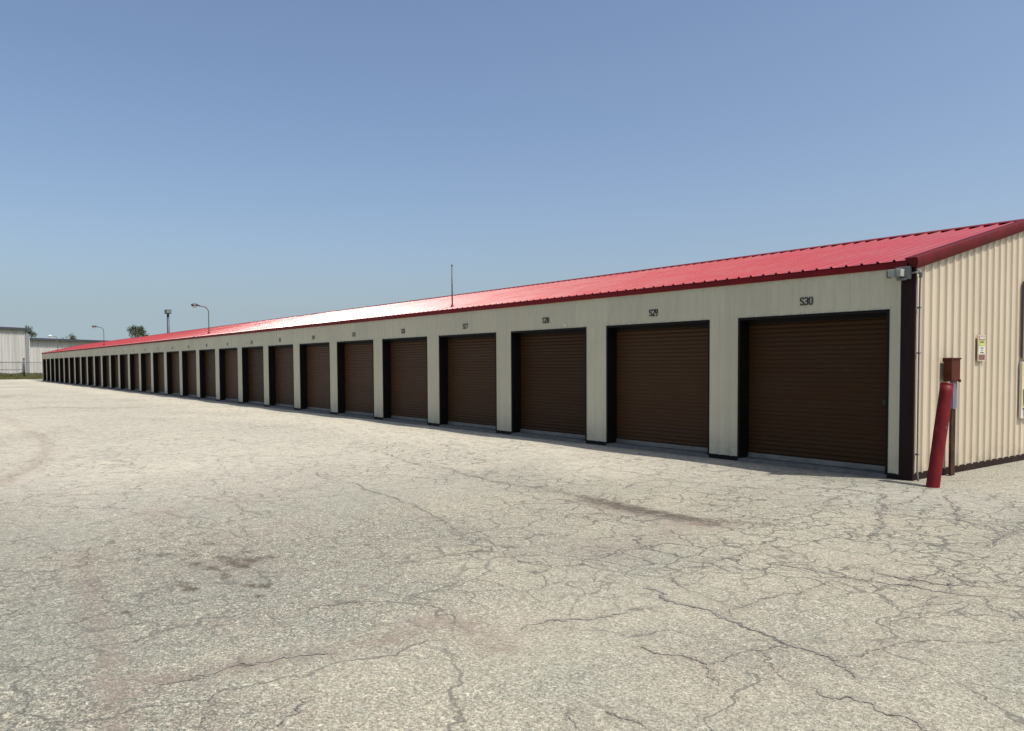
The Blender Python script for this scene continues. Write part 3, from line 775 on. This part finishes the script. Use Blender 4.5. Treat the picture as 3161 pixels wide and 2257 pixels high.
# utility pedestal: brown box on a post by the gable wall
U = empty('utility_box', (.1, .925, 0))
tag(U, 'rusty brown utility box on a steel post behind the leaning red bollard', 'utility box')
M['rust'] = simple('rusty_brown_box', (.075, .019, .010), .6, 0, spec=.15, var=.3, scale=5, dirt=(.09, .035, .015), dirtamt=.7)
bm = bmesh.new(); box(bm, -.055, .050, -.158, .106, 1.31, 1.615, bev=.004); obj('box', bm, M['rust'], U)
bm = bmesh.new(); box(bm, -.064, .060, -.168, .116, 1.612, 1.636, bev=.003)
box(bm, -.064, -.0555, -.168, .116, 1.58, 1.612); obj('lid', bm, M['rust'], U)
bm = bmesh.new(); box(bm, .0505, .054, -.148, .096, 1.325, 1.60, bev=.002); tube(bm, [(.056, .062, 1.318), (.075, .062, 1.318)], .022, 14)
obj('door', bm, M['rust'], U)
bm = bmesh.new(); box(bm, -.02, .03, -.05, .065, .93, 1.308, bev=.004); obj('conduit_sleeve', bm, simple('blue_grey_pvc', (.13, .14, .20), .5), U)
bm = bmesh.new(); box(bm, -.012, .022, -.062, .002, -.1, .93, bev=.003); box(bm, -.012, .020, .0045, .060, -.1, .925, bev=.003)
obj('post', bm, simple('rusty_post', (.045, .024, .015), .7, 0, spec=.15, var=.3, scale=6, dirt=(.16, .11, .07)), U)

# signs on the gable
S1 = empty('small_sign', (.026, 1.955, 1.78))
tag(S1, 'narrow upright security sign with yellow green and white panels on the gable siding', 'sign')
def plate(name, y0, y1, z0, z1, x0, x1, mat, par, bev=.0015):
    bm = bmesh.new(); box(bm, x0, x1, y0, y1, z0, z1, bev=bev); return obj(name, bm, mat, par)
M['signwhite'] = simple('sign_white', (.62, .60, .52), .5, var=.08, scale=10, dirt=(.4, .36, .28))
plate('backing', -.125, .125, -.195, .19, 0, .010, simple('sign_tan', (.55, .46, .35), .6), S1)
pk = simple('sign_pink_border', (.26, .17, .14), .6); 
plate('header_panel', -.1, .1, .115, .178, .0105, .013, pk, S1)
plate('header_face', -.082, .082, .125, .168, .0135, .015, simple('sign_pale', (.55, .46, .40), .6), S1)
plate('yellow_panel', -.1, .1, .028, .110, .0105, .013, simple('sign_yellow', (.42, .44, .10), .6, var=.2, scale=40), S1)
plate('white_panel', -.1, .1, -.095, .025, .0105, .013, M['signwhite'], S1)
plate('red_panel', -.1, .1, -.175, -.099, .0105, .013, simple('sign_maroon', (.20, .085, .07), .6, var=.4, scale=50), S1)
bm = bmesh.new(); inkx = .0145
def bars(bm, rows, x):
    for (z, h, ws) in rows:
        y = -sum(w_ for w_ in ws)/2
        for w_ in ws:
            if w_ > 0.006:
                box(bm, x-.001, x+.0003, y+.001, y+w_-.002, z, z+h)
            y += w_
bars(bm, [(-.010, .016, [.02, .018, .022, .016, .02]), (-.042, .015, [.018, .02, .02]), (-.075, .016, [.02, .022, .018, .02, .022, .018]), (.075, .022, [.03, .028, .03, .02]), (.045, .014, [.02, .03, .02])], inkx)
obj('lettering', bm, simple('sign_ink', (.12, .14, .09), .7), S1)
bm = bmesh.new(); box(bm, .0135, .015, -.07, .075, .034, .062); bm2 = bm
obj('pale_strip', bm, simple('sign_lime', (.48, .52, .2), .6), S1)

S2 = empty('large_sign', (.02, 3.875, 2.23))
tag(S2, 'large white sign board in a grey frame, mounted high on the tan gable wall', 'sign')
plate('backing', -.50, .50, -.60, .60, .0, .030, simple('sign_backing_shade', (.08, .08, .09), .6), S2)  # dark colour puts the shade of the board's side into the backing
fr = simple('sign_frame', (.42, .43, .42), .45, .2)
bm = bmesh.new()
box(bm, .0305, .046, -.515, -.470, -.62, .62, bev=.004); box(bm, .0305, .046, .470, .515, -.62, .62, bev=.004)
box(bm, .0305, .046, -.4695, .4695, -.62, -.575, bev=.004); box(bm, .0305, .046, -.4695, .4695, .575, .62, bev=.004)
obj('frame', bm, fr, S2)
plate('face', -.4695, .4695, -.5745, .5745, .0305, .038, simple('sign_face', (.74, .76, .76), .4, var=.04), S2)
S3 = empty('notice_board', (.02, 3.94, 1.125))
tag(S3, 'pale yellow and white notice board below the large framed sign on the gable', 'sign')
plate('board', -.61, .61, -.445, .445, 0, .0350, M['signwhite'], S3, .004)
plate('yellow_field', -.608, .608, -.255, .435, .0355, .038, simple('notice_yellow', (.62, .52, .30), .6, var=.1, scale=3), S3)
plate('logo_border', -.535, -.30, .215, .415, .0385, .041, M['black'], S3, .001)
plate('logo_panel', -.515, -.32, .235, .395, .0415, .043, simple('logo_white', (.66, .68, .62), .5), S3)
ink = simple('notice_ink', (.05, .05, .075), .7)
bm = bmesh.new(); c_ = [0]
def tf3(y, z):
    c_[0] += 1; return (.0445+.0001*(c_[0]//4), y, z)
strokes(bm, 'W', -.555, -.235, .12, .25, .2, .026, tf3)
strokes(bm, 'TH', -.565, -.425, .11, .135, .17, .024, lambda y, z: (tf3(y, z)[0]-.004, y, z))
strokes(bm, 'A', -.495, .265, .08, .09, .1, .016, tf3)
obj('lettering', bm, ink, S3)

# ------------------------------------------------------------------ roof lamps
def roof_pt(x, y): return HT - .010 + (RZ-HT)*(y/RY)
M['lens'] = simple('lamp_lens', (.45, .38, .36), .25, var=.1)
def make_lamp():
    root = empty('roof_lamp', (0, 0, 0))
    bm = bmesh.new()
    pts = [(0, 0, -.06), (0, 0, .4), (0, 0, 1.02)]
    for i in range(1, 10):
        t = i/9*R(86); pts.append((0, -.27*(1-math.cos(t)), 1.02+.27*math.sin(t)))
    pts.append((0, -.44, 1.312)); tube(bm, pts, .024, 12); obj('pole', bm, M['galv'], root)
    bm = bmesh.new()
    tube(bm, [(0, -.40, 1.31), (0, -.46, 1.318), (0, -.50, 1.325), (0, -.58, 1.33), (0, -.68, 1.325), (0, -.755, 1.31), (0, -.775, 1.30)], [.03, .042, .070, .085, .088, .070, .02], 18)
    for v in bm.verts:
        if v.co.z < 1.30: v.co.z = 1.30
    obj('lamp_housing', bm, M['paintdark'], root)
    bm = bmesh.new()
    r = bmesh.ops.create_uvsphere(bm, u_segments=18, v_segments=10, radius=1)
    for v in bm.verts: v.co = Vector((v.co.x*.082, -.635+v.co.y*.115, 1.299+min(0, v.co.z)*.085))
    for f in bm.faces: f.smooth = True
    obj('lens', bm, M['lens'], root)
    bm = bmesh.new(); tube(bm, [(0, 0, -.05), (0, 0, .03), (0, 0, .09), (0, 0, .12)], [.085, .075, .04, .027], 16)
    obj('flashing_boot', bm, M['trim_red'], root)
    return root
M['paintdark'] = simple('dark_lamp_paint', (.055, .04, .045), .45, .2)
lamps = [(-33.35, .48, 'gooseneck roof lamp standing nearest on the storage roof, dark head facing the lot', 1.0),
         (-60.1, .55, 'gooseneck roof lamp midway along the far half of the storage roof', 1.05),
         (-84.6, .55, 'gooseneck roof lamp with a pale head near the far end of the storage roof', 1.1)]
base = None
for i, (x, y, lab, s_) in enumerate(lamps):
    if base is None: o = base = make_lamp()
    else:
        o = base.copy(); C.objects.link(o)
        for ch in base.children:
            c2 = ch.copy(); C.objects.link(c2); c2.parent = o
            if i == 2 and ch.name.startswith('lamp_housing'):
                c2.data = ch.data.copy(); c2.data.materials[0] = simple('pale_lamp_paint', (.62, .64, .66), .35, .2)
    o.location = (x, y, roof_pt(x, y)); o.scale = (1, 1, s_)
    tag(o, lab, 'lamp', 'gooseneck lamps on the storage roof')
Mp = empty('roof_pipe', (-11.71, .26, roof_pt(0, .26)))
tag(Mp, 'straight bare steel pipe with no lamp rising from the red storage roof', 'pipe')
bm = bmesh.new(); tube(bm, [(0, 0, -.06), (0, 0, 1.06)], .019, 14); obj('pipe', bm, M['galv'], Mp)
bm = bmesh.new(); tube(bm, [(0, 0, 1.055), (0, 0, 1.085)], .023, 14); obj('cap', bm, M['galv'], Mp)
bm = bmesh.new(); tube(bm, [(0, 0, -.05), (0, 0, .015), (0, 0, .06), (0, 0, .10)], [.075, .06, .035, .021], 16); obj('flashing_boot', bm, M['trim_red'], Mp)

# ------------------------------------------------------------------ distance: shoebox light pole
def place(u_dir, D):
    """point D metres ahead along a horizontal world direction from where the photograph was taken"""
    return Vector((5.277+u_dir[0]*D, -10.553+u_dir[1]*D, 0))
p = Vector((-74.4, 8.6+0.0, 0))
LP = empty('light_pole', (-76.6, 9.05, 0))
tag(LP, 'square lot light on a dark steel pole rising behind the storage building', 'light pole')
bm = bmesh.new(); tube(bm, [(0, 0, -.1), (0, 0, 3), (0, 0, 6.72)], [.14, .13, .12], 14); obj('pole', bm, simple('dark_pole', (.055, .07, .10), .5, .2), LP)
bm = bmesh.new(); box(bm, -.3, .3, -.26, .26, 6.72, 7.14, bev=.03); obj('lamp_head', bm, simple('dark_green_head', (.05, .065, .06), .4, .2), LP)
bm = bmesh.new(); box(bm, .3005, .318, -.2, .2, 6.80, 7.06, bev=.005); obj('lens', bm, simple('head_lens', (.16, .2, .17), .2), LP)
bm = bmesh.new(); box(bm, -.1, .1, -.1, .1, 6.64, 6.7195, bev=.01); obj('bracket', bm, M['alu'], LP)

# ------------------------------------------------------------------ warehouse
WH = empty('warehouse', (-167, 3, 0))
tag(WH, 'pale ribbed metal warehouse in two heights far beyond the fence at the left', 'warehouse')
wd = Vector((-.647, .762, 0)); wn_ = Vector((.762, .647, 0))
# frame: s along wall (to the right), t outward towards the lot, z up
PO = Vector((-169.75, 6.15, 0))
def wp(s, t, z): 
    q_ = PO + wd*s + wn_*t - Vector((-167, 3, 0)); return (q_.x, q_.y, z)
def wbox(bm, s0, s1, t0, t1, z0, z1):
    vs_ = [bm.verts.new(wp(s, t, z)) for s in (s0, s1) for t in (t0, t1) for z in (z0, z1)]
    for f in ((0, 1, 3, 2), (4, 6, 7, 5), (0, 4, 5, 1), (2, 3, 7, 6), (0, 2, 6, 4), (1, 5, 7, 3)): bm.faces.new([vs_[i] for i in f])
M['wh'] = simple('warehouse_siding', (.50, .485, .455), .6, var=.1, scale=.7, dirt=(.30, .28, .25), stretch=(2, 2, .15))
M['whdark'] = simple('warehouse_gutter', (.06, .065, .08), .5)
M['whroof'] = simple('warehouse_roof', (.27, .28, .32), .5, .1)
def wh_wall(s0, s1, H, t=0):
    ps, hh = rib_profile(s0, s1, .74, .13, .20, .10, 0)
    P_ = np.zeros((len(ps), 2, 3))
    for i, (s_, h_) in enumerate(zip(ps, hh)):
        P_[i, 0] = wp(s_, t+h_, -.1); P_[i, 1] = wp(s_, t+h_, H)
    obj('wall', grid_mesh('warehouse_wall', P_), M['wh'], WH)
HT1, HL1 = 8.45, 6.65
wh_wall(-40, -.5, HT1); wh_wall(.0, 45, HL1, -.25)
bm = bmesh.new(); wbox(bm, -.5, .02, -.3, .16, -.1, HT1); obj('corner_trim', bm, simple('warehouse_trim', (.26, .255, .25), .6), WH)
bm = bmesh.new(); wbox(bm, .14, .32, .02, .2, -.1, HT1-1.6); obj('downspout', bm, simple('warehouse_spout', (.55, .55, .54), .5), WH)
for s0, s1, H, RR in ((-40.2, .35, HT1, .95), (.355, 45.2, HL1, .55)):
    bm = bmesh.new(); wbox(bm, s0, s1, -.1, .50, H-.14, H+.24); obj('gutter', bm, M['whdark'], WH)
    bm = bmesh.new()
    a_ = [wp(s0, .52, H+.242), wp(s1, .52, H+.242), wp(s1, -7, H+RR), wp(s0, -7, H+RR), wp(s0, -14, H+.3), wp(s1, -14, H+.3), wp(s0, -14, H+.1), wp(s1, -14, H+.1), wp(s0, .52, H+.241), wp(s1, .52, H+.241)]
    v_ = [bm.verts.new(p_) for p_ in a_]
    bm.faces.new((v_[0], v_[1], v_[2], v_[3])); bm.faces.new((v_[3], v_[2], v_[5], v_[4])); bm.faces.new((v_[4], v_[5], v_[7], v_[6]))
    bm.faces.new((v_[0], v_[3], v_[4], v_[6], v_[8])); bm.faces.new((v_[1], v_[9], v_[7], v_[5], v_[2]))
    bmesh.ops.recalc_face_normals(bm, faces=bm.faces)
    obj('roof', bm, M['whroof'], WH)
bm = bmesh.new(); wbox(bm, .02, .04, -14, -.3, 0, HT1); wbox(bm, -40, 45, -14, -13.8, -.1, HL1); wbox(bm, -40, .02, -13.79, -13.6, -.1, HT1); obj('back_wall', bm, M['wh'], WH)
bm = bmesh.new(); r = bmesh.ops.create_cone(bm, cap_ends=True, segments=14, radius1=.35, radius2=.25, depth=.5, matrix=Matrix.Translation(wp(-8.5, -3, HT1+.95)))
obj('roof_vent', bm, simple('vent_white', (.75, .77, .8), .3), WH)

# ------------------------------------------------------------------ chain link gate and fence at the end of the lot
FX = -128.0
M['fence'] = simple('fence_steel', (.10, .095, .10), .5, .4); M['mesh'] = simple('fence_wire', (.22, .22, .22), .5, .5)
def wires(y0, y1, z0, z1, st=.16, r=.004):
    vs_, fs_ = [], []
    W2, H2 = y1-y0, z1-z0
    for sg in (1, -1):
        c = -H2
        while c < W2:
            a0 = max(0, c); a1 = min(W2, c+H2)
            if a1 > a0+.01:
                za, zb = a0-c, a1-c
                if sg < 0: za, zb = H2-za, H2-zb
                i = len(vs_); xo = r*sg
                vs_ += [(xo, y0+a0-r, z0+za), (xo, y0+a0+r, z0+za), (xo, y0+a1+r, z0+zb), (xo, y0+a1-r, z0+zb)]
                vs_ += [(xo+r, y0+a0, z0+za), (xo+r, y0+a1, z0+zb)]
                fs_ += [(i, i+1, i+2, i+3), (i, i+4, i+5, i+3), (i+1, i+4, i+5, i+2)]
            c += st
    me_ = bpy.data.meshes.new('wire_mesh'); me_.from_pydata(vs_, [], fs_); me_.update(); return me_
G1 = empty('gate', (FX, -.1, 0)); tag(G1, 'chain link gate leaf with top and middle rails between two dark posts', 'gate')
bm = bmesh.new()
tube(bm, [(0, -1.55, .45), (0, -1.55, 2.12), ], .04, 8); tube(bm, [(0, 1.55, .45), (0, 1.55, 2.12)], .04, 8)
tube(bm, [(0, -1.55, 2.12), (0, 1.55, 2.12)], .045, 8); tube(bm, [(0, -1.55, 1.05), (0, 1.55, 1.05)], .04, 8); tube(bm, [(0, -1.55, .45), (0, 1.55, .45)], .04, 8)
obj('frame', bm, M['fence'], G1); obj('wire_mesh', wires(-1.5, 1.5, .48, 2.08), M['mesh'], G1)
bm = bmesh.new(); box(bm, .05, .15, -1.72, -1.5, .95, 1.25, bev=.02); obj('latch', bm, M['fence'], G1)
P1 = empty('fence_post', (FX, 1.66, 0)); tag(P1, 'thick dark steel gate post beside the far end of the storage building', 'post')
bm = bmesh.new(); tube(bm, [(0, 0, -.2), (0, 0, 2.62)], .13, 14); obj('post', bm, M['fence'], P1)
bm = bmesh.new(); tube(bm, [(0, 0, 2.62), (0, 0, 2.68), (0, 0, 2.72)], [.145, .145, .06], 14); obj('cap', bm, M['fence'], P1)
P2 = empty('fence_post', (FX-.05, -1.84, 0)); tag(P2, 'slimmer dark steel gate post near the left edge of the picture', 'post')
bm = bmesh.new(); tube(bm, [(0, 0, -.2), (0, 0, 2.60)], .085, 14); obj('post', bm, M['fence'], P2)
bm = bmesh.new(); tube(bm, [(0, 0, 2.60), (0, 0, 2.66), (0, 0, 2.70)], [.1, .1, .04], 14); obj('cap', bm, M['fence'], P2)
G2 = empty('gate', (FX-.05, -3.6, 0)); tag(G2, 'second chain link gate leaf running off the left edge of the picture', 'gate')
bm = bmesh.new()
for yy_ in (-1.6, 1.6): tube(bm, [(0, yy_, .45), (0, yy_, 2.08)], .04, 8)
for zz_ in (2.08, 1.0, .45): tube(bm, [(0, -1.6, zz_), (0, 1.6, zz_)], .042, 8)
obj('frame', bm, M['fence'], G2); obj('wire_mesh', wires(-1.55, 1.55, .48, 2.04), M['mesh'], G2)
G3 = empty('fence', (FX+.1, 9.3, 0)); tag(G3, 'chain link fence with a thin top rail running behind the storage building', 'fence')
bm = bmesh.new(); tube(bm, [(0, -7.5, 2.1), (0, 7.5, 2.1)], .03, 8); obj('top_rail', bm, M['mesh'], G3)
for yy_ in (-3.9, -.9, 2.1, 5.1, 7.45):
    bm = bmesh.new(); tube(bm, [(0, yy_, -.1), (0, yy_, 2.1)], .035, 8); obj('post', bm, M['mesh'], G3)
obj('wire_mesh', wires(-7.5, 7.4, .1, 2.08), M['mesh'], G3)

# ------------------------------------------------------------------ trees
M['bark'] = simple('bark', (.09, .07, .05), .9, var=.3, scale=4)
def leaf_mat():
    k = N('leaves'); g = k.n('NewGeometry')
    c = k.mix(g.outputs['Random Per Island'], (.045, .062, .030), (.095, .112, .055))
    k.l(c, k.p.inputs['Base Color']); k.p.inputs['Roughness'].default_value = .7
    k.p.inputs['Specular IOR Level'].default_value = .25
    return k.m
M['leaf'] = leaf_mat()
def tree(loc, H, rad, clumps, seed, label, flat=1.0, nleaf=95, ls=.22):
    rs = random.Random(seed)
    T = empty('tree', loc); tag(T, label, 'tree', 'trees beyond the storage building')
    bm = bmesh.new()
    tube(bm, [(0, 0, -.2), (.08, .05, H*.3), (.0, .1, H*.55), (.05, 0, H*.8)], [.32, .24, .16, .05], 10)
    cs = []
    for i in range(clumps):
        a = rs.uniform(0, 2*math.pi); zz = rs.uniform(-1, 1); rr = math.sqrt(max(0, 1-zz*zz))*rs.uniform(.45, 1)
        cpos = Vector((math.cos(a)*rr*rad, math.sin(a)*rr*rad, H-rad*flat*1.05+zz*rad*flat*.85)); cs.append(cpos)
        if i % 2 == 0:
            st = Vector((0, .05, H*rs.uniform(.3, .6))); md = st.lerp(cpos, .5)+Vector((0, 0, -.1*rad))
            tube(bm, [st, md, cpos], [.09, .055, .02], 7)
    obj('trunk', bm, M['bark'], T)
    vs_, fs_ = [], []
    for cpos in cs:
        cr_ = rad*rs.uniform(.22, .42)
        for j in range(nleaf):
            d = Vector((rs.gauss(0, 1), rs.gauss(0, 1), rs.gauss(0, .8))).normalized()*cr_*rs.uniform(.35, 1.1)
            p_ = cpos+d; n1 = Vector((rs.gauss(0, 1), rs.gauss(0, 1), rs.gauss(0, 1)+.6)).normalized()
            t1 = n1.orthogonal().normalized(); t1.rotate(Matrix.Rotation(rs.uniform(0, 6.28), 3, n1)); t2 = n1.cross(t1)
            s_ = ls*rs.uniform(.5, 1.1); i = len(vs_)
            vs_ += [tuple(p_-t1*s_), tuple(p_+t2*s_*.5), tuple(p_+t1*s_), tuple(p_-t2*s_*.5)]; fs_.append((i, i+1, i+2, i+3))
    me_ = bpy.data.meshes.new('crown'); me_.from_pydata(vs_, [], fs_); me_.update(); obj('crown', me_, M['leaf'], T)
tree((-178.9, 27.2, 0), 10.2, 2.6, 26, 3, 'lone round green tree showing above the red roof left of the square lot light')
tree((-215.9, 10.3, 0), 11.0, 2.5, 20, 8, 'dark tree rising behind the step between the two warehouse roofs')
tree((-215.6, 19.6, 0), 9.3, 1.9, 12, 12, 'sparse small tree top behind the low warehouse roof beside the pale headed lamp', nleaf=45)
# the lot lamp sits where the ray of the photograph meets the far side of the building
LP.location = (-79.5, 9.7, 0)
for o_ in scene.objects:
    if o_.type == 'MESH' and o_.data.users > 0: pass
